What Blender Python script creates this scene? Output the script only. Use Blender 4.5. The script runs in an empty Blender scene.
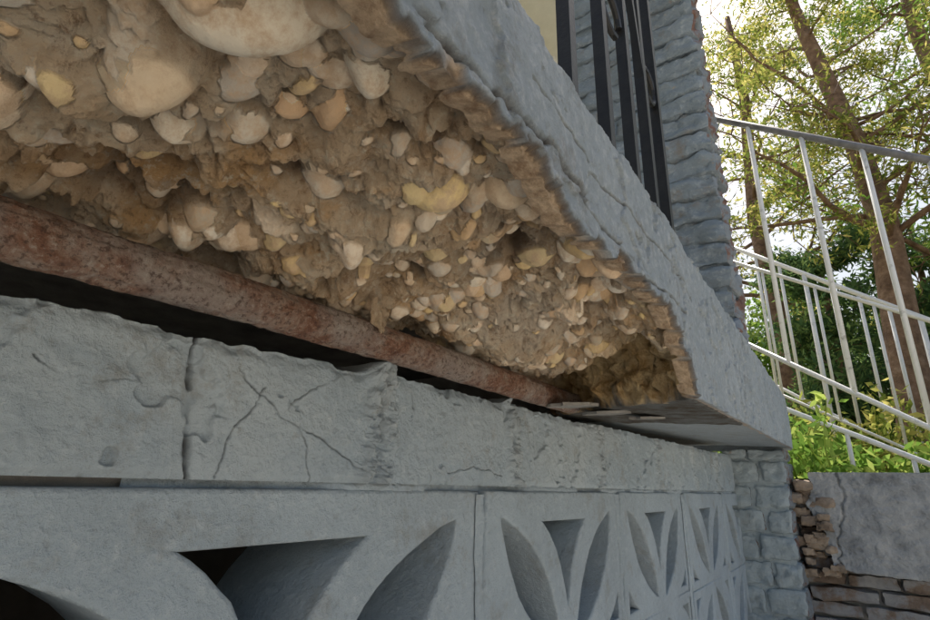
import bpy, math, random
import numpy as np
from mathutils import Vector, Matrix
random.seed(7); rng=np.random.default_rng(11)
S=bpy.context.scene
COL=S.collection
# ---------------------------------------------------------------- helpers
def empty(name,loc=(0,0,0)):
    o=bpy.data.objects.new(name,None); COL.objects.link(o); o.location=loc; return o
def link(name,me,parent=None):
    o=bpy.data.objects.new(name,me); COL.objects.link(o)
    if parent: o.parent=parent
    return o
def h2(ix,iy,seed):
    v=np.sin(ix*127.1+iy*311.7+seed*74.7)*43758.5453
    return v-np.floor(v)
def vn(x,y,seed=0):
    xi=np.floor(x); yi=np.floor(y); fx=x-xi; fy=y-yi
    ux=fx*fx*(3-2*fx); uy=fy*fy*(3-2*fy)
    a=h2(xi,yi,seed); b=h2(xi+1,yi,seed); c=h2(xi,yi+1,seed); d=h2(xi+1,yi+1,seed)
    return (a*(1-ux)+b*ux)*(1-uy)+(c*(1-ux)+d*ux)*uy
def fbm(x,y,f=1,o=4,seed=0,g=.5):
    x=np.asarray(x,float)*f; y=np.asarray(y,float)*f; s=0; a=1; t=0
    for i in range(o):
        s=s+a*(vn(x,y,seed+i*3)*2-1); t+=a; a*=g
        x,y=1.62*x-1.21*y+3.1, 1.21*x+1.62*y+1.7
    return s/t
def cells(x,y,size,seed,A=1,K=1.2,power=1.0):
    """lumpy lower envelope of randomly turned, randomly deep bowls; returns value and the id of the winning lump"""
    x=x/size; y=y/size; xi=np.floor(x); yi=np.floor(y)
    best=np.full(x.shape,9.); idv=np.zeros(x.shape)
    for i in (-1,0,1):
        for j in (-1,0,1):
            cx=xi+i; cy=yi+j
            px=cx+h2(cx,cy,seed); py=cy+h2(cx,cy,seed+1); a=h2(cx,cy,seed+2)*6.28
            ca=np.cos(a); sa=np.sin(a); dx=x-px; dy=y-py
            u=dx*ca+dy*sa; v=(-dx*sa+dy*ca)*(1.2+h2(cx,cy,seed+5)*.9)
            val=A*h2(cx,cy,seed+3)+K*np.power(u*u+v*v,power)
            m=val<best; best=np.where(m,val,best); idv=np.where(m,h2(cx,cy,seed+4),idv)
    return best,idv
def sstep(a,b,x):
    t=np.clip((x-a)/(b-a),0,1); return t*t*(3-2*t)
def grid(name,P,mat,parent=None,attrs=None,smooth=True,flip=False):
    nu,nv=P.shape[:2]
    me=bpy.data.meshes.new(name)
    idx=np.arange(nu*nv).reshape(nu,nv)
    q=np.stack([idx[:-1,:-1],idx[1:,:-1],idx[1:,1:],idx[:-1,1:]],-1).reshape(-1,4)
    if flip: q=q[:,::-1]
    me.vertices.add(nu*nv); me.vertices.foreach_set('co',P.reshape(-1).astype(np.float32))
    me.loops.add(q.size); me.loops.foreach_set('vertex_index',q.reshape(-1).astype(np.int32))
    me.polygons.add(len(q)); me.polygons.foreach_set('loop_start',(np.arange(len(q))*4).astype(np.int32))
    me.update(calc_edges=True)
    me.polygons.foreach_set('use_smooth',np.full(len(q),smooth))
    for k,v in (attrs or {}).items():
        a=me.attributes.new(k,'FLOAT','POINT'); a.data.foreach_set('value',v.reshape(-1).astype(np.float32))
    me.materials.append(mat)
    return link(name,me,parent)
def mesh(name,V,F,mat,parent=None,smooth=False):
    me=bpy.data.meshes.new(name); me.from_pydata([tuple(v) for v in V],[],F); me.update()
    if smooth: me.polygons.foreach_set('use_smooth',[True]*len(F))
    for m in (mat if isinstance(mat,list) else [mat]): me.materials.append(m)
    return link(name,me,parent)
def box(name,a,b,mat,parent=None,bev=0):
    (x0,y0,z0),(x1,y1,z1)=a,b
    V=[(x0,y0,z0),(x1,y0,z0),(x1,y1,z0),(x0,y1,z0),(x0,y0,z1),(x1,y0,z1),(x1,y1,z1),(x0,y1,z1)]
    F=[(0,3,2,1),(4,5,6,7),(0,1,5,4),(1,2,6,5),(2,3,7,6),(3,0,4,7)]
    return mesh(name,V,F,mat,parent)
def tube(V,F,pts,rad,seg=10):
    pts=[Vector(p) for p in pts]; n=len(pts); base=len(V)
    for i,p in enumerate(pts):
        t=(pts[min(i+1,n-1)]-pts[max(i-1,0)]).normalized()
        a=t.cross(Vector((1,0.1,0))) if abs(t.x)<.8 else t.cross(Vector((0,1,0)))
        a.normalize(); b=t.cross(a)
        for k in range(seg):
            an=2*math.pi*k/seg; V.append(p+(a*math.cos(an)+b*math.sin(an))*rad[i])
    for i in range(n-1):
        for k in range(seg):
            k2=(k+1)%seg
            F.append((base+i*seg+k,base+i*seg+k2,base+(i+1)*seg+k2,base+(i+1)*seg+k))
    F.append(tuple(base+k for k in range(seg))[::-1]); F.append(tuple(base+(n-1)*seg+k for k in range(seg)))
# ---------------------------------------------------------------- materials
class M:
    def __init__(s,name,rough=.8,spec=.3):
        s.m=bpy.data.materials.new(name); s.m.use_nodes=True; s.t=s.m.node_tree; s.n=s.t.nodes; s.l=s.t.links
        s.b=s.n['Principled BSDF']; s.b.inputs['Roughness'].default_value=rough
        s.b.inputs['Specular IOR Level'].default_value=spec
        s.co=s.n.new('ShaderNodeNewGeometry').outputs['Position']
    def noise(s,scale,detail=4,rough=.55,vec=None,dist=0):
        n=s.n.new('ShaderNodeTexNoise'); n.inputs['Scale'].default_value=scale; n.inputs['Detail'].default_value=detail
        n.inputs['Roughness'].default_value=rough; n.inputs['Distortion'].default_value=dist
        s.l.new(vec or s.co,n.inputs['Vector']); return n.outputs['Fac']
    def ramp(s,fac,stops):
        r=s.n.new('ShaderNodeValToRGB'); e=r.color_ramp.elements
        while len(e)<len(stops): e.new(.5)
        for el,(p,c) in zip(e,stops):
            el.position=p; el.color=(c,c,c,1) if isinstance(c,(int,float)) else (*c,1)
        s.l.new(fac,r.inputs[0]); return r.outputs[0]
    def mix(s,fac,a,b,mode='MIX'):
        n=s.n.new('ShaderNodeMix'); n.data_type='RGBA'; n.blend_type=mode
        for i,v in ((0,fac),(6,a),(7,b)):
            if isinstance(v,(int,float)): n.inputs[i].default_value=v if i==0 else (v,v,v,1)
            elif isinstance(v,tuple): n.inputs[i].default_value=(*v,1)
            else: s.l.new(v,n.inputs[i])
        return n.outputs[2]
    def attr(s,name):
        a=s.n.new('ShaderNodeAttribute'); a.attribute_name=name; return a.outputs['Fac']
    def math(s,op,a,b=0):
        n=s.n.new('ShaderNodeMath'); n.operation=op
        for i,v in ((0,a),(1,b)):
            if isinstance(v,(int,float)): n.inputs[i].default_value=v
            else: s.l.new(v,n.inputs[i])
        return n.outputs[0]
    def base(s,c):
        if isinstance(c,tuple): s.b.inputs['Base Color'].default_value=(*c,1)
        else: s.l.new(c,s.b.inputs['Base Color'])
    def bump(s,h,dist,strength=1,prev=None):
        n=s.n.new('ShaderNodeBump'); n.inputs['Distance'].default_value=dist; n.inputs['Strength'].default_value=strength
        s.l.new(h,n.inputs['Height'])
        if prev: s.l.new(prev,n.inputs['Normal'])
        s.l.new(n.outputs[0],s.b.inputs['Normal']); return n.outputs[0]

def mat_paint(name='painted_masonry',c=(.44,.52,.585),coarse=1.0,dirt=.5,flake=True):
    m=M(name,.55,.4)
    n1=m.noise(3,4,.6); n2=m.noise(42*coarse,6,.72)
    col=m.mix(m.ramp(n1,[(.3,0),(.75,1)]),tuple(v*.84 for v in c),tuple(min(1,v*1.12) for v in c))
    col=m.mix(m.ramp(n2,[(.53,0),(.72,.45)]),col,(.70,.75,.78))
    col=m.mix(m.ramp(n2,[(.30,.4),(.43,0)]),col,(.22,.24,.26))
    col=m.mix(m.ramp(m.noise(9,7,.72),[(.55,0),(.70,dirt)]),col,(.25,.22,.18))
    if flake:
        f=m.ramp(m.noise(17*coarse,8,.72,dist=.3),[(.66,0),(.675,1)])
        col=m.mix(f,col,(.42,.36,.29))
    m.base(col); m.bump(n2,.014/coarse,1)
    return m.m
FACEP=mat_paint('painted_slab_edge',(.36,.41,.45),1.3,.75)

def mat_wall():
    m=M('painted_block',.55,.4)
    n1=m.noise(4,5,.6); n2=m.noise(55,7,.74)
    col=m.mix(m.ramp(n1,[(.3,0),(.75,1)]),(.41,.495,.565),(.525,.61,.68))
    col=m.mix(m.ramp(n2,[(.53,0),(.70,.5)]),col,(.72,.77,.80))
    col=m.mix(m.ramp(n2,[(.28,.45),(.43,0)]),col,(.20,.22,.24))
    col=m.mix(m.ramp(m.noise(2.3,6,.68,dist=.6),[(.49,0),(.60,.5)]),col,(.61,.68,.72))
    col=m.mix(m.ramp(m.noise(11,7,.74),[(.56,0),(.70,.6)]),col,(.28,.26,.23))
    col=m.mix(m.attr('crack'),col,(.05,.045,.04))
    col=m.mix(m.math('MULTIPLY',m.attr('lump'),.4),col,(.44,.46,.46))
    m.base(col); m.bump(n2,.011,1)
    return m.m
WALL=mat_wall()

def mat_spall():
    m=M('spalled_concrete',.88,.2)
    n1=m.noise(8,7,.70,dist=.6); n2=m.noise(60,8,.78); n4=m.noise(3.6,5,.65,dist=.8); n5=m.noise(19,6,.72)
    mat=m.ramp(n1,[(.28,(.50,.33,.20)),(.42,(.74,.54,.35)),(.56,(.88,.70,.50)),(.72,(.92,.82,.66))])
    mat=m.mix(m.ramp(n4,[(.52,0),(.63,.65)]),mat,(.84,.50,.21))
    mat=m.mix(m.ramp(n4,[(.36,.6),(.46,0)]),mat,(.74,.64,.53))
    mat=m.mix(m.ramp(n5,[(.56,0),(.68,.6)]),mat,(.78,.70,.60))
    mat=m.mix(m.ramp(n5,[(.33,.55),(.43,0)]),mat,(.52,.30,.15))
    mat=m.mix(m.ramp(n2,[(.34,.8),(.46,0)]),mat,(.38,.22,.125))
    mat=m.mix(m.ramp(n2,[(.53,0),(.64,.8)]),mat,(.95,.86,.70))
    peb=m.ramp(m.attr('tint'),[(0,(.82,.67,.49)),(.18,(.60,.55,.48)),(.3,(.90,.82,.68)),(.45,(.70,.46,.27)),(.58,(.90,.70,.34)),(.72,(.48,.44,.40)),(.85,(.92,.86,.75)),(1,(.78,.58,.40))])
    peb=m.mix(m.ramp(m.noise(34,8,.76),[(.40,.8),(.56,0)]),peb,(.62,.43,.27))
    col=m.mix(m.math('MULTIPLY',m.attr('peb'),.85),mat,peb)
    col=m.mix(m.attr('ochre'),col,m.ramp(n5,[(.35,(.60,.37,.15)),(.6,(.94,.72,.40))]))
    col=m.mix(m.attr('dark'),col,(.13,.08,.05))  # painted recess shade
    pc=m.mix(m.ramp(m.noise(12,6,.7),[(.4,0),(.62,1)]),(.26,.275,.28),(.14,.115,.09))
    col=m.mix(m.attr('paint'),col,pc)
    m.base(col)
    sup=m.math('SUBTRACT',1,m.math('MULTIPLY',m.attr('peb'),.8))
    m.bump(m.math('MULTIPLY',n2,sup),.024,1)
    return m.m
SPALL=mat_spall()

def mat_rust():
    m=M('rusty_steel',.62,.5)
    n1=m.noise(26,8,.75,dist=.4); n2=m.noise(120,6,.75); n3=m.noise(5,5,.65)
    c=m.ramp(n1,[(.32,(.13,.055,.035)),(.46,(.27,.13,.08)),(.56,(.36,.24,.18)),(.70,(.46,.39,.34))])
    c=m.mix(m.ramp(n3,[(.46,0),(.58,.65)]),c,(.42,.38,.35))
    c=m.mix(m.ramp(n2,[(.38,.8),(.48,0)]),c,(.08,.04,.028))
    c=m.mix(m.ramp(n2,[(.56,0),(.66,.6)]),c,(.60,.52,.45)); m.base(c)
    m.bump(n2,.010,1); return m.m
RUST=mat_rust()

def mat_simple(name,stops,scale,rough=.85,bump=.004,bs=60,spec=.3):
    m=M(name,rough,spec); m.base(m.ramp(m.noise(scale,6,.65),stops))
    if bump: m.bump(m.noise(bs,4,.65),bump)
    return m.m
REDBRICK=mat_simple('red_brick',[(.3,(.10,.06,.05)),(.44,(.21,.125,.10)),(.50,(.22,.25,.28)),(.75,(.30,.35,.40))],9,bump=.01,bs=30)
BROWNBRICK=mat_simple('brown_brick',[(.3,(.10,.075,.06)),(.44,(.22,.165,.13)),(.52,(.28,.28,.29)),(.75,(.40,.40,.40))],5,bump=.012,bs=25)
RUBBLE=mat_simple('rubble',[(.3,(.14,.11,.09)),(.5,(.33,.26,.20)),(.75,(.52,.43,.34))],7,bump=.012,bs=30)
MORTAR=mat_simple('mortar',[(.3,(.22,.21,.20)),(.7,(.42,.41,.39))],9)
GREYCON=mat_simple('grey_concrete_render',[(.3,(.18,.19,.20)),(.45,(.32,.34,.36)),(.6,(.42,.435,.45)),(.72,(.52,.51,.49))],7,bump=.018,bs=28)
INNER=mat_simple('light_block_dark',[(.3,(.06,.05,.04)),(.7,(.16,.14,.12))],3,bump=0)  # dark tone for the added light-blocking walls
BARK=mat_simple('bark',[(.3,(.10,.06,.04)),(.55,(.24,.155,.105)),(.75,(.38,.27,.20))],5,bump=.06,bs=6)
GROUND=mat_simple('pale_concrete_ground',[(.3,(.48,.44,.37)),(.6,(.62,.58,.50)),(.8,(.57,.54,.48))],1.2,bump=0)
EARTH=mat_simple('garden_earth',[(.3,(.12,.11,.05)),(.6,(.2,.18,.09)),(.8,(.16,.2,.07))],1.2,bump=0)
BLACK=mat_simple('black_iron',[(.3,(.008,.008,.009)),(.7,(.02,.02,.02))],20,.45,.001,90,.4)
WHITEM=mat_simple('white_steel',[(.3,(.50,.50,.49)),(.42,(.78,.79,.79)),(.75,(.8,.8,.8))],14,.3,0,90,.5)
DARKRAIL=mat_simple('grey_steel',[(.3,(.12,.12,.13)),(.7,(.24,.24,.25))],14,.35,0,90,.5)
CREAM=mat_simple('cream_siding',[(.3,(.62,.57,.36)),(.7,(.72,.67,.46))],2,bump=0)
TRIM=mat_simple('white_trim',[(.3,(.7,.7,.68)),(.7,(.8,.8,.78))],5,bump=0)

def mat_leaf(name,a,b,c,tr=.5):
    m=bpy.data.materials.new(name); m.use_nodes=True; n=m.node_tree.nodes; l=m.node_tree.links; n.clear()
    out=n.new('ShaderNodeOutputMaterial'); g=n.new('ShaderNodeNewGeometry')
    r=n.new('ShaderNodeValToRGB'); e=r.color_ramp.elements; e.new(.5)
    for el,(p,cc) in zip(e,((0,a),(.55,b),(1,c))): el.position=p; el.color=(*cc,1)
    l.new(g.outputs['Random Per Island'],r.inputs[0])
    d=n.new('ShaderNodeBsdfDiffuse'); t=n.new('ShaderNodeBsdfTranslucent'); mx=n.new('ShaderNodeMixShader'); mx.inputs[0].default_value=tr
    l.new(r.outputs[0],d.inputs[0]); l.new(r.outputs[0],t.inputs[0]); l.new(d.outputs[0],mx.inputs[1]); l.new(t.outputs[0],mx.inputs[2]); l.new(mx.outputs[0],out.inputs[0])
    return m
LEAFY=mat_leaf('leaf_yellow_green',(.11,.16,.035),(.33,.38,.08),(.70,.62,.20),.6)
LEAFD=mat_leaf('leaf_dark',(.05,.10,.045),(.11,.20,.08),(.26,.37,.12),.5)
LEAFG=mat_leaf('leaf_green',(.09,.17,.035),(.20,.35,.06),(.48,.57,.15),.55)

# ---------------------------------------------------------------- slab
slab=empty('concrete_porch_slab')
def xf(y): return -.22-.02*y
def ztop(y): return .49+.031*y
def soff(x,y): return .144+.031*y+(-.24-x)*.06
nu,nv=640,1200
Y0,Y1=-.2,1.95
U,Yg=np.meshgrid(np.linspace(0,1,nu),np.linspace(0,1,nv)**1.15*(Y1-Y0)+Y0,indexing='ij')
X=-.80+(xf(Yg)+.80)*U
ygl=Yg[0]
def zb_fn(ys):
    target=np.interp(ys,[-.2,.12,.19,.31,.42,.51,.70,.95,1.02,1.12,1.2],[.295,.30,.312,.322,.308,.300,.302,.305,.282,.19,.17])
    targ=np.where(ys<1.12,target,soff(xf(ys),ys)-.002)
    return targ+(.014*fbm(ys,ys*0,20,4,61,.55)+.014*fbm(ys,ys*0+3,8,2,63)+.003*fbm(ys,ys*0,90,2,71,.5))*(ys<1.15)
zb=zb_fn(ygl)
wx=X+.030*fbm(X,Yg,9,4,101); wy=Yg+.030*fbm(X,Yg,9,4,111)
wx2=wx+.009*fbm(X,Yg,45,4,121,.6); wy2=wy+.009*fbm(X,Yg,45,4,131,.6)
s=sstep(0,1,(X+.72)/(xf(Yg)+.72))
sp=.288+.045*s
sp=sp+.048*fbm(X,Yg,5,3,3)
big,_=cells(wx,wy*.8,.15,201,A=.9,K=.9); sp=sp+.052*(np.minimum(big,1.1)-.55)
med,mid=cells(wx2,wy2,.060,211,A=1.0,K=1.1,power=.9); sp=sp+.021*(np.minimum(med,1.2)-.6)
sml,sid=cells(wx2,wy2,.024,221,A=1.2,K=1.2,power=.85); sp=sp+.0080*(np.minimum(sml,1.2)-.6)
tny,_=cells(wx2,wy2,.010,231,A=1.2,K=1.2); sp=sp+.0032*(tny-.6)
rg=1-np.abs(fbm(wx,wy,9,5,21,.6)*2); sp=sp+.012*sstep(.78,1,rg)
pit=sstep(.24,.38,fbm(wx,wy,8,4,44)); sp=sp+.028*pit
sp=sp+.008*fbm(X,Yg,50,5,31,.7)
crev=np.zeros_like(sp)
for (cx,cy,a,b,an,h) in [(-.52,.10,.10,.020,1.4,.055),(-.46,.34,.08,.018,1.2,.045),(-.34,.34,.05,.014,.9,.04),(-.56,.62,.09,.016,1.5,.045),(-.40,.66,.06,.014,1.1,.04),(-.30,.40,.03,.010,.7,.035),(-.37,.07,.05,.018,.5,.05),(-.27,.33,.05,.008,1.3,.03),(-.44,.20,.04,.010,.8,.03),(-.56,.30,.10,.014,1.35,.04),(-.60,.06,.12,.014,1.45,.05)]:
    ca,sa=math.cos(an),math.sin(an); dx=(wx2-cx)*ca+(wy2-cy)*sa; dy=-(wx2-cx)*sa+(wy2-cy)*ca
    q=np.exp(-(dx/a)**2-(dy/b)**2); sp=sp+h*q; crev=np.maximum(crev,q)
ew=np.exp(-((xf(Yg)-X)/.050)**2)
zbs=np.convolve(np.pad(zb,20,mode='edge'),np.ones(41)/41,'valid')
sp=sp*(1-ew*.85)+(zbs[None,:]+.008+.6*(sp-.32))*ew*.85
pebm=np.zeros_like(sp); tint=np.zeros_like(sp)
sel=sstep(.76,.86,mid)*sstep(.8,.5,med); pebm=np.maximum(pebm,sel*.8); tint=np.where(sel>0,np.clip((mid-.76)*4,0,1),tint)
sp0=sp.copy()
def addpeb(cx,cy,a,b,ang,h,off,t):
    j0,j1=np.searchsorted(ygl,[cy-a*1.5,cy+a*1.5])
    if j1<=j0+1: return
    xs=X[:,j0:j1]; ys=Yg[:,j0:j1]
    jj=min(max(np.searchsorted(ygl,cy),0),nv-1); ii=int(np.clip((cx+.80)/(xf(cy)+.80)*(nu-1),0,nu-1))
    w_=10; zc=np.median(sp0[max(ii-w_,0):ii+w_,max(jj-w_,0):jj+w_])+off
    ca,sa=math.cos(ang),math.sin(ang)
    qx=wx2[:,j0:j1]*.25+xs*.75; qy=wy2[:,j0:j1]*.25+ys*.75
    dx=(qx-cx)*ca+(qy-cy)*sa; dy=-(qx-cx)*sa+(qy-cy)*ca
    pw=2.2
    r=np.power(np.power(np.abs(dx/a),pw)+np.power(np.abs(dy/b),pw),1/pw)*(1+.16*fbm(xs,ys,.9/a,3,t*50))
    z=zc-h*(1-np.power(r,2.1))+.0012*fbm(xs,ys,70,3,5)+dx*.12*math.sin(t*40)
    cur=sp[:,j0:j1]; k=.005
    hh=np.clip(.5+.5*(cur-z)/k,0,1); new=cur*(1-hh)+z*hh-k*hh*(1-hh)
    near=r<1.45
    sp[:,j0:j1]=np.where(near,new,cur)
    m=near*sstep(.3,.7,hh)*sstep(1.35,1.1,r)
    pebm[:,j0:j1]=np.maximum(pebm[:,j0:j1],m); tint[:,j0:j1][m>.3]=t
for i in range(520):
    a=.007+.022*rng.random()**1.9; b=a*(.55+.4*rng.random())
    addpeb(-.74+.51*rng.random(),-.15+1.35*rng.random(),a,b,rng.random()*6.28,a*(.5+.35*rng.random()),a*(-.1+.35*rng.random()),rng.random())
for (cx,cy,a,b,an,h,t) in [(-.335,.145,.060,.034,.9,.036,.3),(-.262,.225,.036,.024,.4,.030,.72),(-.36,.43,.034,.026,.3,.024,.58),
    (-.30,.50,.036,.028,1.2,.030,.0),(-.42,.0,.05,.030,2.1,.028,.85),(-.29,.62,.030,.022,.4,.024,.85),
    (-.33,.75,.03,.02,1.9,.024,.3),(-.47,.55,.045,.026,.2,.022,.0),(-.38,.28,.03,.018,2.6,.022,.45),(-.27,.84,.030,.022,.7,.024,.0),(-.31,.26,.03,.02,2.2,.024,.3),(-.44,.13,.035,.024,.5,.026,.0),(-.30,.92,.03,.02,.2,.022,.85)]:
    addpeb(cx,cy,a,b,an,h,.002,t)
sp=np.maximum(sp,.252+.02*s+.008*fbm(X,Yg,30,3,3))
yb=np.interp(X,[-.82,-.66,-.47,-.30,-.24],[1.62,1.46,1.27,1.13,1.07])+.05*fbm(X,Yg,12,4,77)
t=sstep(0,.075,Yg-yb)
sp=np.maximum(sp,soff(X,Yg)+.02)
so=soff(X,Yg)+.004*fbm(X,Yg,20,4,5)
tr=4*t*(1-t)
H=sp*(1-t)+so*t+tr*(.035*fbm(wx,wy,16,5,90)+.014*(sml-.6))
rim=sstep(.975,1,U)
H=H*(1-rim)+(zb[None,:]+.008)*rim
paint=sstep(.055,.08,Yg-yb+.03*fbm(X,Yg,30,4,8))
ochre=np.clip(np.exp(-((Yg-yb-.03)/.08)**2)*.95,0,1)*(1-paint)
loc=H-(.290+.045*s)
dark=np.clip(sstep(.02,.06,loc)*.35+.35*pit+.7*crev**2,0,.8)*(1-pebm)  # recess shade put into the colour of hollows, pits and crevices
Px=X+tr*.03*fbm(H*1.0,Yg,30,3,66)*(U<.97); Py=Yg+tr*.04*fbm(X,H*2,25,3,67)
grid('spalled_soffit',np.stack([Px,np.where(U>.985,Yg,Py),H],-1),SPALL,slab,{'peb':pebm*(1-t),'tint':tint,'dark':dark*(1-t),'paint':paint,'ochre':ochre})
# painted edge face
nz=190
ys=ygl
ye=np.linspace(1.955,4.12,600)
ysf=np.concatenate([ys,ye]); zbf=np.concatenate([zb,soff(xf(ye),ye)-.004])
Vv,Yf=np.meshgrid(np.linspace(0,1,nz)**1.2,ysf,indexing='ij')
Zb=np.broadcast_to(zbf,Vv.shape)
Zf=Zb+(ztop(Yf)-Zb)*Vv
off=.005*fbm(Yf,Zf,8,4,14)+.0040*fbm(Yf,Zf,40,5,15,.65)
off+=.005*sstep(.5,.52,fbm(Yf,Zf,10,5,19,.6)+.5)
y1=Yf[0]; z0=y1*0
cl=.345+.022*fbm(y1,z0,5,4,33)+.012*fbm(y1,z0,40,3,34)
mk=sstep(.2,.26,y1)*sstep(.60,.5,y1)
cr=np.exp(-((Zf-cl)/.0040)**2)*mk
cl2=.43+.05*fbm(y1,z0,3,5,37)
cr2=np.exp(-((Zf-cl2)/.0018)**2)*((y1>.40)&(y1<1.2))
cl3=.335+.03*fbm(y1,z0,6,5,39)
cr3=np.exp(-((Zf-cl3)/.0022)**2)*((y1>.55)&(y1<1.1))
cr=np.clip(cr+cr2*.9+cr3*.9,0,1)
off-=.013*cr
lost=((Zf<cl)*sstep(.24,.28,y1)*sstep(.36,.32,y1))*sstep(-.1,.0,fbm(Yf,Zf,16,4,41)+.05)
chipw=.006+.020*fbm(Yf,Zf,14,5,141,.65)+.010*fbm(Yf,Zf,60,3,142)
chip=sstep(.0015,-.0015,(Zf-Zb)-chipw)*(Yf<1.14)
raised=np.exp(-(((Zf-Zb)-chipw-.006)/.006)**2)*(Yf<1.14)
off+=.004*raised
lost=np.maximum(lost,chip)
off-=.009*lost+.004*lost*fbm(Yf,Zf,90,3,143)
top=sstep(.965,1,Vv); off-=.014*top**2
Xf=xf(Yf)+.014+off
P=np.stack([Xf,Yf,Zf],-1)
lp=P[0].copy(); lp[:,0]-=.026; lp[:,2]+=.007
P=np.concatenate([lp[None],P],0)
lostedge=np.clip(np.exp(-(((Zf-Zb)-chipw)/.0025)**2)*(Yf<1.14),0,1)
raw=np.concatenate([np.zeros((1,len(ysf))),np.maximum(cr,lostedge*.7)],0)
ora=np.concatenate([np.ones((1,len(ysf))),lost*1.0],0)
def mat_face():
    m=M('painted_slab_face',.55,.4)
    n1=m.noise(5,5,.6); n2=m.noise(46,8,.76)
    col=m.mix(m.ramp(n1,[(.3,0),(.75,1)]),(.37,.435,.49),(.48,.545,.60))
    col=m.mix(m.ramp(n2,[(.50,0),(.64,.65)]),col,(.69,.73,.76))
    col=m.mix(m.ramp(n2,[(.32,.45),(.44,0)]),col,(.20,.205,.21))
    col=m.mix(m.ramp(m.noise(13,7,.74),[(.55,0),(.68,.6)]),col,(.25,.23,.21))
    col=m.mix(m.ramp(m.noise(24,8,.75,dist=.4),[(.66,0),(.675,.8)]),col,(.40,.35,.30))
    col=m.mix(m.attr('orange'),col,m.ramp(n2,[(.35,(.32,.20,.12)),(.6,(.74,.57,.40))]))
    col=m.mix(m.attr('raw'),col,(.09,.065,.05)); m.base(col)
    m.bump(n2,.015,1)
    return m.m
FACE=mat_face()
grid('painted_edge',P,FACE,slab,{'raw':raw*.9,'orange':ora},flip=True)
def prism(name,y0,y1,zl0,zl1,mat):
    V=[]
    for y,zl in ((y0,zl0),(y1,zl1)):
        V+=[(-3.2,y,zl),(xf(y)-.012,y,zl),(xf(y)-.012,y,ztop(y)-.003),(-3.2,y,ztop(y)-.003)]
    F=[(0,1,2,3),(7,6,5,4),(0,4,5,1),(1,5,6,2),(2,6,7,3),(3,7,4,0)]
    return mesh(name,V,F,mat,slab)
prism('slab_core',-1.5,1.9,.465,.47,MORTAR)
prism('slab_body',1.9,4.12,.242,.302,MORTAR)
Ys,Xs=np.meshgrid(np.linspace(1.93,4.12,160),np.linspace(0,1,60),indexing='ij')
Xs=-.86+(xf(Ys)+.86)*Xs
grid('sound_soffit',np.stack([Xs,Ys,soff(Xs,Ys)+.002+.004*fbm(Xs,Ys,15,4,5)],-1),FACEP,slab)
e=4.12
mesh('slab_end',[(-3.2,e+.003,.26),(xf(e)+.008,e+.003,.262),(xf(e)+.008,e+.003,ztop(e)),(-3.2,e+.003,ztop(e))],[(0,1,2,3)],FACEP,slab)
V,F=[],[]
for i,(x,y,z,l,w,th) in enumerate([(-.59,1.34,.206,.20,.12,.008),(-.54,1.48,.20,.18,.12,.007),(-.48,1.60,.196,.16,.09,.006)]):
    b=len(V); N=16
    ring=[(x+w*.5*math.cos(a)*(1+.35*random.uniform(-1,1)),y+l*.5*math.sin(a)*(1+.3*random.uniform(-1,1))) for a in np.linspace(0,2*math.pi,N,endpoint=False)]
    for (px,py) in ring: V.append((px,py,z+(py-y)*.10))
    for (px,py) in ring: V.append((px,py,z+th+(py-y)*.10))
    F.append(tuple(range(b,b+N))[::-1]); F.append(tuple(range(b+N,b+2*N)))
    for k2 in range(N): F.append((b+k2,b+(k2+1)%N,b+N+(k2+1)%N,b+N+k2))
mesh('concrete_flakes',V,F,MORTAR,slab)
a_,b_=np.meshgrid(np.linspace(0,1,30),np.linspace(-1,1,18),indexing='ij')
wd=.017*np.power(np.sin(np.pi*np.clip(a_*.8+.17,0,1)),.6)*(1+.8*fbm(a_,b_*0+np.sign(b_),7,4,3,.6))
Pf=np.stack([-.613+.010*fbm(a_,b_,3,3,6),.60+b_*wd+.012*a_,.300-.060*a_+.008*fbm(a_,b_,5,3,9)],-1)
grid('hanging_flake',Pf,SPALL,slab)

# ---------------------------------------------------------------- rusty bar
n=700; seg=72
Yr,A=np.meshgrid(np.linspace(-.6,1.46,n),np.linspace(0,2*math.pi,seg),indexing='ij')
Am=np.minimum(A,2*math.pi-A)
r=.0305+.0022*fbm(Yr,Am*.3,9,4,5)+.0028*fbm(Yr,Am*.10,45,5,6,.65)
r=r-.0022*sstep(.2,.24,fbm(Yr,Am*.12,18,4,16,.6))
Zc=.226+.010*(Yr-.1)+.004*np.sin(Yr*3)
Pr=np.stack([-.648+r*np.cos(A),Yr,Zc+r*np.sin(A)],-1)
grid('rusty_steel_bar',Pr,RUST,None)

# ---------------------------------------------------------------- block wall
wall=empty('painted_screen_block_wall')
WX=-.70; ZB=-.004
joints=[-.25,.36,.70,1.17,1.72,2.35,2.95,3.5]
yy=np.linspace(-.3,4.0,2500)
vv=np.concatenate([np.linspace(0,.84,140),np.linspace(.845,1,30)])
Vg,Yw=np.meshgrid(vv,yy,indexing='ij')
def wtop(y): return .181+.010*y+.004*fbm(y,y*0,9,3,2)+.005*fbm(y,y*0,40,3,3)
zt=wtop(Yw)
bid=np.searchsorted(np.array(joints),Yw); bd=h2(bid*1.0,bid*2.0,5)
zt=zt+.006*(bd-.5)
zz=np.where(Vg<.845,ZB+(zt-ZB)*np.minimum(Vg/.84,1),zt)
back=np.clip((Vg-.84)/.16,0,1)*.28
off=.005*fbm(Yw,zz,6,3,7)+.0038*fbm(Yw,zz,35,5,8,.65)+.008*(bd-.5)
edge=np.exp(-((zz-zt)/.012)**2)
off-=.012*edge*(.6+.9*fbm(Yw,zz,20,4,4,.6))
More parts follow.
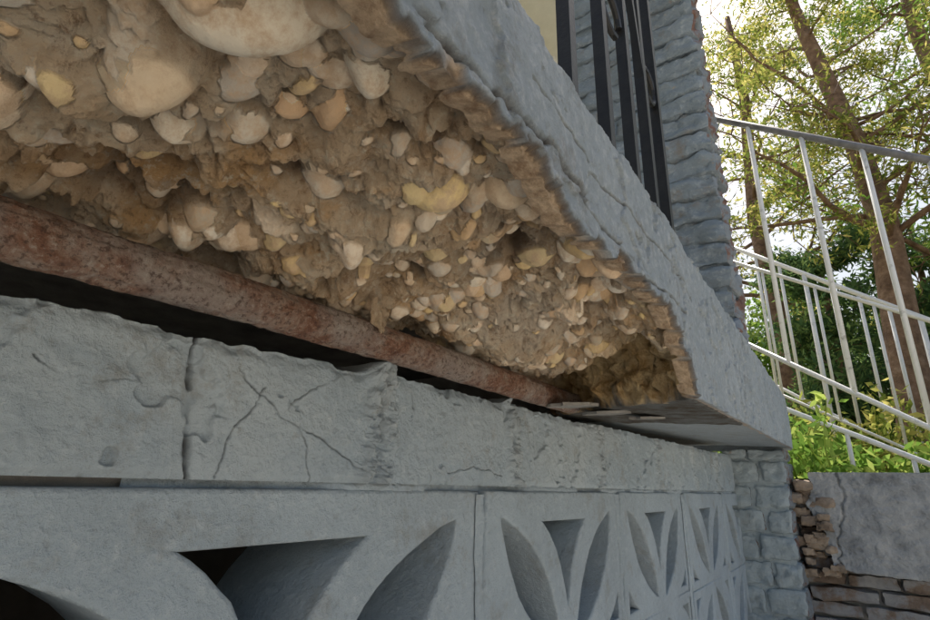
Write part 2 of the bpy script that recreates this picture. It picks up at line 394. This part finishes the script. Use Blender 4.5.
edge2=np.exp(-((zz-ZB)/.007)**2); off-=.009*edge2*(.6+1.2*fbm(Yw,zz,15,4,44,.6))
off-=.008*sstep(.28,.32,fbm(Yw,zz,9,4,46,.6))
crack=np.zeros_like(off); lump=np.zeros_like(off)
for i,j in enumerate(joints):
    c=j+.010*fbm(zz,zz*0+i,14,4,50+i)+(-.05 if i==1 else 0)*(zz-.1)
    d=np.abs(Yw-c); wj=(.0032 if i==1 else .0032)*(1+.9*fbm(zz,zz*0,30,3,40+i))
    g=np.exp(-(d/wj)**2)*(1 if i==1 else .7)
    gap=sstep(-.15,.25,fbm(Yw*.2,zz,22,3,55+i)+.12)
    off-=.014*g*(.3+.7*gap); crack=np.maximum(crack,g*gap)
    off-=.005*np.exp(-(d/.015)**2)
    if i>=2:
        w=(.036 if i==2 else .026)+.016*fbm(zz,zz*0,12,4,60+i,.6)
        L=np.exp(-np.power(np.abs(Yw-c)/w,4))*(.6+1.3*fbm(Yw,zz,26,5,64+i,.65))
        L=np.clip(L,0,1.3); off+=.030*L*(1 if i<4 else .7); lump=np.maximum(lump,np.clip(L,0,1))
        zz=np.where(Vg>=.6,zz+.018*L*(i<4),zz)
        crack=crack*(1-np.clip(L*1.5,0,.9))
def seg_dist(pts,wig=.008):
    best=np.full(Yw.shape,9.)
    yq=Yw+wig*fbm(Yw,zz,30,4,81,.65); zq=zz+wig*fbm(Yw,zz,30,4,82,.65)
    for (a,b) in zip(pts[:-1],pts[1:]):
        ax,az=a; dx,dz=b[0]-ax,b[1]-az; L2=dx*dx+dz*dz
        tt=np.clip(((yq-ax)*dx+(zq-az)*dz)/L2,0,1)
        best=np.minimum(best,np.hypot(yq-ax-dx*tt,zq-az-dz*tt))
    return best
for pts,w in [([(.39,.178),(.43,.13),(.50,.09),(.58,.06),(.66,.02),(.70,-.01)],.0014),([(.50,.10),(.545,.14),(.60,.17)],.0010),
              ([(.52,.085),(.55,.05),(.56,0)],.0009),([(.78,.17),(.80,.08),(.86,.0)],.0012),([(.9,.02),(1.0,.035),(1.12,.02)],.0010),([(1.25,.17),(1.27,.07),(1.26,0)],.0014),([(.18,.12),(.22,.10),(.31,.11)],.0008),([(1.4,.15),(1.5,.08),(1.52,0)],.001),([(.46,.13),(.42,.06),(.40,-.01)],.0009)]:
    d=seg_dist(pts); vis=sstep(-.3,.2,fbm(Yw,zz,12,3,85))
    g=np.exp(-(d/w)**2)*vis; off-=.005*g; crack=np.maximum(crack,.6*g)
Pw=np.stack([WX+off-back+.014*Yw,Yw,zz],-1)
Pw[...,2]+=np.where(back>0,.008*fbm(Yw,back,18,3,3),0)
grid('top_course',Pw,WALL,wall,{'crack':np.clip(crack,0,1),'lump':lump},flip=True)
box('wall_fill',(-.97,-.3,-.02),(WX-.03,4.0,.160),MORTAR,wall)

def leaf(A,B,w,n=18):
    A=np.array(A);B=np.array(B); d=B-A; L=np.linalg.norm(d); d/=L; p=np.array([-d[1],d[0]])
    t=np.linspace(0,1,n); pr=w*np.power(np.sin(np.pi*t),.85)
    a=[A+d*L*tt+p*q for tt,q in zip(t,pr)]; b=[A+d*L*tt-p*q for tt,q in zip(t,pr)]
    return a+b[::-1][1:-1]
def qb(a,b,c,n=12):
    a,b,c=map(np.array,(a,b,c)); t=np.linspace(0,1,n)[:,None]; return list((1-t)**2*a+2*t*(1-t)*b+t*t*c)
PAINTS=mat_paint('painted_screen_block',(.46,.54,.605),1.25,.45,False)
def screen_block(c,hwr,zt,flip,idx,hw=.415,ht=.42):
    sx=hwr/hw
    cu=bpy.data.curves.new('blk','CURVE'); cu.dimensions='2D'; cu.fill_mode='BOTH'; cu.extrude=.13; cu.bevel_depth=.007; cu.bevel_resolution=2
    def sp_(pts):
        s=cu.splines.new('POLY'); s.points.add(len(pts)-1); s.use_cyclic_u=True
        for p,q in zip(s.points,pts):
            zq=q[1] if not flip else -ht-q[1]
            p.co=(q[0]*sx+c+random.gauss(0,.0008),zq+zt+random.gauss(0,.0008),0,1)
    g=.0085
    out=[]
    for (a,b) in (((-hw+g,-g),(hw-g,-g)),((hw-g,-g),(hw-g,-ht+g)),((hw-g,-ht+g),(-hw+g,-ht+g)),((-hw+g,-ht+g),(-hw+g,-g))):
        for tt in np.linspace(0,1,6)[:-1]: out.append((a[0]+(b[0]-a[0])*tt,a[1]+(b[1]-a[1])*tt))
    sp_(out)
    j=lambda:random.uniform(-.006,.006)
    sp_(leaf((-.352+j(),-.050),(-.035,-.390+j()),.070))
    sp_(leaf((.352+j(),-.050),(.035,-.390+j()),.070))
    w=.165+j()
    sp_(qb((-w,-.070),(-.045,-.125),(0,-.320))+qb((0,-.320),(.045,-.125),(w,-.070))[1:])
    for s_ in (-1,1):
        sp_([(s_*(hw-.03),-.27)]+qb((s_*(hw-.03),-.27),(s_*(hw-.06),-.35),(s_*(hw-.17),-.39),8)[1:]+[(s_*(hw-.03),-.39)])
    o=bpy.data.objects.new('tmp',cu); COL.objects.link(o)
    me=bpy.data.meshes.new_from_object(o.evaluated_get(bpy.context.evaluated_depsgraph_get())); bpy.data.objects.remove(o)
    me.materials.clear(); me.materials.append(PAINTS)
    ob=link('screen_block_%d'%idx,me,wall)
    ob.matrix_world=Matrix(((0,0,1,WX-.137+.014*c+random.uniform(-.003,.003)),(1,0,0,0),(0,1,0,0),(0,0,0,1)))
ix=0
edges=[-1.0,.03,1.045,1.88,2.71,3.54,4.37]
for row in range(3):
    for a_,b_ in zip(edges[:-1],edges[1:]):
        if b_>4.4: continue
        screen_block((a_+b_)/2,(b_-a_)/2,-.013-.42*row,row%2==1,ix); ix+=1
for kx,y in enumerate(edges[1:-1]):
    zl=np.linspace(-1.3,-.022,260); uu=np.linspace(-1,1,15)
    Zj,Uj=np.meshgrid(zl,uu,indexing='ij')
    wv=.020+.008*fbm(Zj,Zj*0,9,4,7+kx)
    xo=WX+.014*y-.005+.008*np.sqrt(np.clip(1-Uj**2,0,1))*(.6+.8*fbm(Zj,Uj*.02,20,4,9+kx))
    grid('pointing_%d'%kx,np.stack([xo,y+Uj*wv+.005*fbm(Zj,Zj*0,14,4,17+kx),Zj],-1),PAINTS,wall,flip=True)
for row in range(1,3):
    z=-.013-.42*row
    mesh('bed_mortar_%d'%row,[(WX-.003-.014,-1,z-.011),(WX-.003+.014*4,4,z-.011),(WX-.003+.014*4,4,z+.011),(WX-.003-.014,-1,z+.011)],[(0,1,2,3)],PAINTS,wall)
Yb,Ub=np.meshgrid(np.linspace(.30,4.0,1600),np.linspace(-1,1,9),indexing='ij')
amt=sstep(-.1,.15,fbm(Yb,Yb*0,6,4,151))*sstep(.33,.5,Yb)
grid('bed_joint',np.stack([WX-.020+.014*Yb+.015*amt*np.sqrt(1-Ub**2*.95)+.003*fbm(Yb,Ub*.05,40,3,152),Yb,-.0105+Ub*(.0125)],-1),PAINTS,wall)
cs=empty('crawlspace_light_block')  # dark walls added behind the screen to block light
box('light_block_back',(-2.0,-1.5,-1.3),(-1.9,4.3,.42),INNER,cs)
box('light_block_side',(-2.0,-1.6,-1.3),(-.75,-1.5,.42),INNER,cs)

# ---------------------------------------------------------------- brick masonry
def brick_block(V,F,MI,x0,x1,y0,y1,z0,z1,amp,side_mat=None,n=7):
    sd=random.random()*100
    cx,cy,cz=(x0+x1)/2,(y0+y1)/2,(z0+z1)/2; hx,hy,hz=(x1-x0)/2,(y1-y0)/2,(z1-z0)/2
    rr=min(hx,hy,hz)*.35
    ax=np.linspace(-1,1,n); a,b=np.meshgrid(ax,ax,indexing='ij'); o=np.ones_like(a)
    for f,fx in enumerate([(a,-o,b),(o,a,b),(-a,o,b),(-o,-a,b),(a,b,o),(a,-b,-o)]):
        p=np.stack([fx[0]*hx,fx[1]*hy,fx[2]*hz],-1).reshape(-1,3)
        hv=np.array([hx-rr,hy-rr,hz-rr]); q=np.clip(p,-hv,hv); d=p-q; L=np.linalg.norm(d,axis=1)[:,None]
        p=np.where(L>rr,q+d/(L+1e-9)*rr,p)
        am=amp*fbm((p[:,0]+p[:,1]*.7+sd)*18,(p[:,2]+sd-p[:,1])*18,1,4,1,.6)[:,None]
        p=p+np.where(L>1e-6,d/(L+1e-9),0)*am+np.array([cx,cy,cz])
        b0=len(V); V.extend(map(tuple,p))
        for i in range(n-1):
            for j in range(n-1):
                F.append((b0+i*n+j,b0+(i+1)*n+j,b0+(i+1)*n+j+1,b0+i*n+j+1)); MI.append(1 if (f==1 and side_mat) else 0)
def brick_pillar(name,x0,x1,y0,y1,z0,z1,h,mats,amp,split,n=12):
    V,F,MI=[],[],[]; z=z0; row=0; g=.010
    while z<z1:
        top=min(z+h-g,z1)
        cut=x0+(x1-x0)*(split if row%2==0 else 1-split)
        for a,b in ((x0,cut-g/2),(cut+g/2,x1)):
            if b-a<.02: continue
            jj=random.uniform(-.006,.006)
            brick_block(V,F,MI,a,b+(jj if b==x1 else 0),y0+jj,y1,z+random.uniform(-.002,.002),top,amp,True,n)
        z+=h; row+=1
    root=empty(name)
    o=mesh('bricks',V,F,mats,root,True); o.data.polygons.foreach_set('material_index',MI)
    box('mortar_core',(x0+.02,y0+.022,z0),(x1-.024,y1-.01,z1-.01),mats[0],root)
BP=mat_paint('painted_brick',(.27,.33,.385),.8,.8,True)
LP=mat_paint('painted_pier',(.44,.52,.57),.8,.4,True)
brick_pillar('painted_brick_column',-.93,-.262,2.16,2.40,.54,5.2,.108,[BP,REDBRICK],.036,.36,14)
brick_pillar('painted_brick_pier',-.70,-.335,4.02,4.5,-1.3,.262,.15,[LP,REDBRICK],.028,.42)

# ---------------------------------------------------------------- retaining wall at the end
rw=empty('retaining_wall')
Yq,Zq=np.meshgrid(np.linspace(0,1,260),np.linspace(0,1,90),indexing='ij')
left=-.24+.07*fbm(Zq,Zq*0,5,5,3,.6)+.10*sstep(.55,0,Zq)
Xq=left+(3.6-left)*Yq**1.5; bott=-.45+.045*fbm(Xq,Xq*0,4,5,8,.6)
Zq2=bott+(.128+.006*fbm(Xq,Xq*0,6,4,18)-bott)*Zq
yo=.016*fbm(Xq,Zq2,4,4,6)+.009*fbm(Xq,Zq2,30,4,7,.6)
ckk=np.exp(-((Xq+.08+.10*(.1-Zq2)-.06*fbm(Zq2,Zq2*0,9,4,4))/.005)**2)
yo-=.02*ckk
Pq=np.stack([Xq,4.16-yo,Zq2],-1)
top=Pq[:,-1:].copy(); top[...,1]+=.4; bot=Pq[:,:1].copy(); bot[...,1]+=.09
Pq=np.concatenate([bot,Pq,top],1)
lf=Pq[:1].copy(); lf[...,1]+=.1
Pq=np.concatenate([lf,Pq],0)
grid('render_face',Pq,GREYCON,rw)
V,F,MI=[],[],[]
z=-1.3; row=0
while z<.05:
    x=-.33-random.uniform(0,.1)*(row%2)
    while x<3.6:
        L=random.uniform(.22,.4)
        brick_block(V,F,MI,x,x+L-.014,4.24+random.uniform(-.02,.02),4.5,z,z+.085-.012,.03,None,6)
        x+=L
    z+=.085; row+=1
mesh('brick_courses',V,F,[BROWNBRICK],rw,True)
V,F,MI=[],[],[]
for i in range(30):
    x=random.uniform(-.33,-.16); z=random.uniform(-.55,.05); s_=random.uniform(.025,.06)
    brick_block(V,F,MI,x-s_,x+s_,4.15+random.uniform(-.02,.05),4.4,z-s_*.6,z+s_*.6,.03,None,8)
mesh('rubble_stones',V,F,[RUBBLE],rw,True)
box('backing',(-3,4.3,-1.3),(3.6,4.52,.07),MORTAR,rw)

# ---------------------------------------------------------------- ground
def groundgrid(name,x0,x1,y0,y1,z,amp,mat,n=120):
    a,b=np.meshgrid(np.linspace(x0,x1,n),np.linspace(y0,y1,n),indexing='ij')
    return grid(name,np.stack([a,b,z+amp*fbm(a,b,.15,4,5)],-1),mat)
box('lower_ground',(-400,-400,-1.5),(400,4.5,-1.3),GROUND)
groundgrid('terrace_ground',-60,60,4.45,80,.08,.12,EARTH)
box('far_ground',(-400,79.9,-.5),(400,600,.02),EARTH)

# ---------------------------------------------------------------- black iron railing on the slab
ir=empty('black_iron_railing'); V,F=[],[]
def sq(V,F,p,q,w):
    p=Vector(p);q=Vector(q);t=(q-p).normalized(); a=t.cross(Vector((0,1,0) if abs(t.y)<.8 else (1,0,0))).normalized()*w; b=t.cross(a).normalized()*w
    n=len(V)
    for c in (p,q):
        for s1,s2 in ((-1,-1),(1,-1),(1,1),(-1,1)): V.append(c+a*s1+b*s2)
    F.extend([(n,n+1,n+2,n+3)[::-1],(n+4,n+5,n+6,n+7)]+[(n+i,n+(i+1)%4,n+4+(i+1)%4,n+4+i) for i in range(4)])
bx=-.285
ysb=[-.6,-.3,0,.25,.46,.68,.86,1.02,1.16,1.29]
for y in ysb: sq(V,F,(bx,y,ztop(y)-.02),(bx,y,2.35),.0125)
sq(V,F,(bx,-.7,2.35),(bx,2.16,2.35),.02)
for (y0,z0,y1,z1) in [(.68,1.0,1.02,1.75),(1.16,1.0,1.02,1.7),(.46,1.0,.68,1.6)]:
    sq(V,F,(bx+.003,y0,z0),(bx+.003,y1,z1),.009)
def arc(cy,cz,r,a0,a1,n=14): return [(bx,cy+r*math.cos(a),cz+r*math.sin(a)) for a in np.linspace(a0,a1,n)]
tube(V,F,arc(.94,1.05,.06,0,5.2),[.008]*14,8); tube(V,F,arc(1.23,1.05,.05,-2,3.2),[.008]*14,8)
mesh('bars',V,F,BLACK,ir)

# ---------------------------------------------------------------- white stair railings
def stair_rail(name,Y,at,ab,x0,x1,step,r,slope,dark):
    root=empty(name); V,F=[],[]
    x=x0; i=0
    while x<x1:
        zb_=ab+slope*x; zt_=at+slope*x
        if i%4==0: tube(V,F,[(x,Y,.0),(x,Y,zt_)],[r*1.35]*2,10)
        else: tube(V,F,[(x,Y,zb_),(x,Y,zt_)],[r]*2,10)
        x+=step; i+=1
    tube(V,F,[(x0-.1,Y,ab+slope*(x0-.1)),(x1,Y,ab+slope*x1)],[r*1.0]*2,10)
    mesh('balusters',V,F,WHITEM,root,True)
    V,F=[],[]
    tube(V,F,[(x0-.1,Y,at+slope*(x0-.1)),(x1,Y,at+slope*x1)],[r*1.5]*2,12)
    mesh('handrail',V,F,dark,root,True)
stair_rail('white_stair_railing',5.05,3.21,.83,-.68,2.2,.402,.021,-.71,DARKRAIL)
stair_rail('white_stair_railing.001',9.0,3.11,.99,-1.3,2.4,.30,.024,-.74,WHITEM)
stair_rail('white_stair_railing.002',7.0,2.3,.75,-1.0,1.8,.5,.016,-.62,WHITEM)
lr=empty('low_garden_rail'); V,F=[],[]
pts=[(-.55,4.75,.66),(-.42,4.75,.66),(-.24,4.75,.56),(.1,4.75,.385),(.43,4.75,.205),(.8,4.75,.0)]
tube(V,F,pts,[.019]*6,10)
for x,z in ((-.5,.66),(.02,.43),(.36,.24)): tube(V,F,[(x,4.75,.0),(x,4.75,z)],[.015]*2,8)
mesh('rail',V,F,WHITEM,lr,True)

# ---------------------------------------------------------------- house
hs=empty('cream_house')
for i in range(40):
    z=.56+i*.16
    mesh('siding_%d'%i,[(-3.0,-2,z),(-3.0,6.5,z),(-3.03,6.5,z+.165),(-3.03,-2,z+.165),(-3.2,-2,z),(-3.2,6.5,z)],[(0,1,2,3),(0,4,5,1)],CREAM,hs)
box('corner_board',(-3.12,6.5,.5),(-2.96,6.62,7),TRIM,hs)
box('porch_post',(-1.30,3.55,.55),(-1.18,3.67,6.5),TRIM,hs)
box('eave',(-3.4,-2,6.9),(-2.4,6.9,7.05),TRIM,hs)
box('wall_core',(-6,-2,-1.3),(-3.06,6.5,6.9),CREAM,hs)

# ---------------------------------------------------------------- vegetation
def leaves(name,C,size,mat,parent=None,asp=.4,droop=0):
    n=len(C); C=np.asarray(C)
    d=rng.normal(size=(n,3)); d[:,2]-=droop; d/=np.linalg.norm(d,axis=1)[:,None]
    e=rng.normal(size=(n,3)); e-=d*(e*d).sum(1)[:,None]; e/=np.linalg.norm(e,axis=1)[:,None]
    s=(size*(.6+.8*rng.random(n)))[:,None]
    V=np.stack([C-d*s*.5,C+e*s*asp*.5,C+d*s*.5,C-e*s*asp*.5],1).reshape(-1,3)
    me=bpy.data.meshes.new(name); me.vertices.add(4*n); me.vertices.foreach_set('co',V.reshape(-1).astype(np.float32))
    me.loops.add(4*n); me.loops.foreach_set('vertex_index',np.arange(4*n,dtype=np.int32))
    me.polygons.add(n); me.polygons.foreach_set('loop_start',(np.arange(n)*4).astype(np.int32)); me.update(calc_edges=True)
    me.materials.append(mat); return link(name,me,parent)
def wander(p,d,L,n,wob):
    pts=[Vector(p)]; d=Vector(d).normalized()
    for i in range(n):
        d=(d+Vector((random.gauss(0,wob),random.gauss(0,wob),random.gauss(0,wob)))).normalized(); pts.append(pts[-1]+d*L/n)
    return pts
def tree(name,trunk,r0,limbs,leafmat,lsize,nleaf,spread,asp=.35,llen=3.5,start=.3,up=.25,keep=.5):
    root=empty(name); V,F=[],[]; n=len(trunk)
    tube(V,F,trunk,[r0*(1-.75*i/(n-1)) for i in range(n)],12)
    C=[]
    for k in range(limbs):
        t=start+(1-start)*random.random(); f=t*(n-1); i=min(int(f),n-2); p=Vector(trunk[i]).lerp(Vector(trunk[i+1]),f-i)
        a=random.random()*6.28; L=llen*(1.15-.6*t)*random.uniform(.7,1.2)
        pts=wander(p,(math.cos(a),math.sin(a),up+random.uniform(-.2,.4)),L,6,.22)
        rr=r0*.24*(1.2-t); tube(V,F,pts,[rr*(1-.14*q) for q in range(7)],6)
        for q in range(2,7):
            for b in range(3):
                tw=wander(pts[q],(random.gauss(0,1),random.gauss(0,1),random.gauss(0,.6)),L*.32,4,.3)
                tube(V,F,tw,[rr*.22,rr*.18,rr*.14,rr*.1,rr*.06],4)
                for w in tw[1:]: C.append(w)
    mesh('trunk_and_limbs',V,F,BARK,root,True)
    C=np.array([tuple(c) for c in C]); wgt=rng.random(len(C)); C=C[wgt>1-keep]
    idx=rng.integers(0,len(C),nleaf)
    P=C[idx]+rng.normal(size=(len(idx),3))*spread*np.array([1,1,.5])
    leaves('foliage',P,lsize,leafmat,root,asp)
tree('pine_tree',[(1.05,12,-.1),(1.12,12,1.5),(1.2,12,3.2),(1.3,12,5.0),(1.2,12.1,6.8),(.95,12,8.6),(.7,12,10.5),(.5,12,13)],.36,28,LEAFY,.14,18000,.15,.28,4.2,.35,.25,.45)
tree('pine_tree.001',[(3.6,16,-.1),(3.5,16,4),(3.7,16,8),(3.4,16,12),(3.5,16,16)],.4,30,LEAFG,.18,15000,.22,.28,5,.25,.25,.5)
tree('pine_tree.002',[(-1.2,19,-.1),(-1.0,19,4),(-1.3,19,9),(-1.0,19,14),(-1.1,19,18)],.4,28,LEAFY,.19,13000,.24,.28,5,.35,.25,.4)
tree('conifer_tree',[(.2,15,-.1),(.25,15,2),(.2,15,4.2),(.2,15,5.6)],.16,34,LEAFD,.19,16000,.18,.3,1.8,.1,0,.7)
tree('conifer_tree.001',[(2.6,19,-.1),(2.6,19,3),(2.6,19,5),(2.6,19,7.6)],.2,34,LEAFD,.22,15000,.25,.3,2.5,.1,0,.7)
for i,(x,y,hh) in enumerate([(-6,24,8),(7.5,23,10),(-1,30,9),(4.5,32,9)]):
    tree('broadleaf_tree'+('' if i==0 else '.%03d'%i),[(x,y,-.1),(x+.2,y,hh*.33),(x-.2,y,hh*.66),(x,y,hh)],.35,24,[LEAFG,LEAFY][i%2],.33,9000,.5,.5,4.0,.15,.25,.7)
C=[]
for i in range(150):
    c=np.array([random.uniform(-30,30),random.uniform(38,48),random.uniform(0,5)]); C.append(c+rng.normal(size=(110,3))*[1.3,1.3,.9])
leaves('distant_trees',np.concatenate(C),.55,LEAFG,None,.6)
def shrub(name,cx,cy,w,h,nst,mat,ls):
    root=empty(name); V,F=[],[]; C=[]
    for i in range(nst):
        p=(cx+random.gauss(0,w*.35),cy+random.gauss(0,.25),.05)
        pts=wander(p,(random.gauss(0,.35),random.gauss(0,.35),1),h*random.uniform(.5,1.1),7,.16)
        tube(V,F,pts,[.008*(1-.1*q) for q in range(8)],5)
        for q in pts[1:]:
            for _ in range(6): C.append(np.array(q)+rng.normal(size=3)*.06)
    mesh('stems',V,F,LEAFG,root); leaves('foliage',C,ls,mat,root,.38,.2)
shrub('garden_shrub',-.18,5.1,.25,.60,16,LEAFG,.10)
shrub('garden_shrub.001',.75,5.6,.7,.36,22,LEAFG,.10)
shrub('garden_shrub.002',.2,7.8,1.3,1.2,40,LEAFY,.12)
shrub('garden_shrub.003',1.6,7.5,1.3,.8,40,LEAFG,.12)

# ---------------------------------------------------------------- light, sky, camera
el=math.radians(60); az=math.radians(-22)
sd=Vector((math.sin(az)*math.cos(el),math.cos(az)*math.cos(el),math.sin(el)))
L=bpy.data.lights.new('sun','SUN'); L.energy=5; L.angle=math.radians(.5); L.color=(1,.94,.85)
lo=bpy.data.objects.new('sun',L); COL.objects.link(lo); lo.rotation_euler=sd.to_track_quat('Z','Y').to_euler(); lo.location=sd*50
w=bpy.data.worlds.new('World'); S.world=w; w.use_nodes=True; nt=w.node_tree
sk=nt.nodes.new('ShaderNodeTexSky'); sk.sky_type='NISHITA'; sk.sun_disc=False; sk.sun_elevation=el; sk.sun_rotation=az; sk.dust_density=6; sk.air_density=1.5; sk.ozone_density=1.2
nt.links.new(sk.outputs[0],nt.nodes['Background'].inputs[0]); nt.nodes['Background'].inputs[1].default_value=.15
cam=bpy.data.cameras.new('camera'); cam.sensor_width=36; cam.lens=522/930*36; cam.clip_start=.01; cam.clip_end=2000
co=bpy.data.objects.new('camera',cam); COL.objects.link(co)
a,p,r=math.radians(35.7),math.radians(18.4),math.radians(1.54)
Fv=Vector((-math.sin(a)*math.cos(p),math.cos(a)*math.cos(p),math.sin(p))); R0=Vector((math.cos(a),math.sin(a),0)); U0=R0.cross(Fv)
R=R0*math.cos(r)+U0*math.sin(r); Uu=U0*math.cos(r)-R0*math.sin(r)
co.matrix_world=Matrix(((R.x,Uu.x,-Fv.x,0),(R.y,Uu.y,-Fv.y,0),(R.z,Uu.z,-Fv.z,0),(0,0,0,1)))
S.camera=co
S.view_settings.view_transform='Standard'; S.view_settings.look='None'; S.view_settings.exposure=0
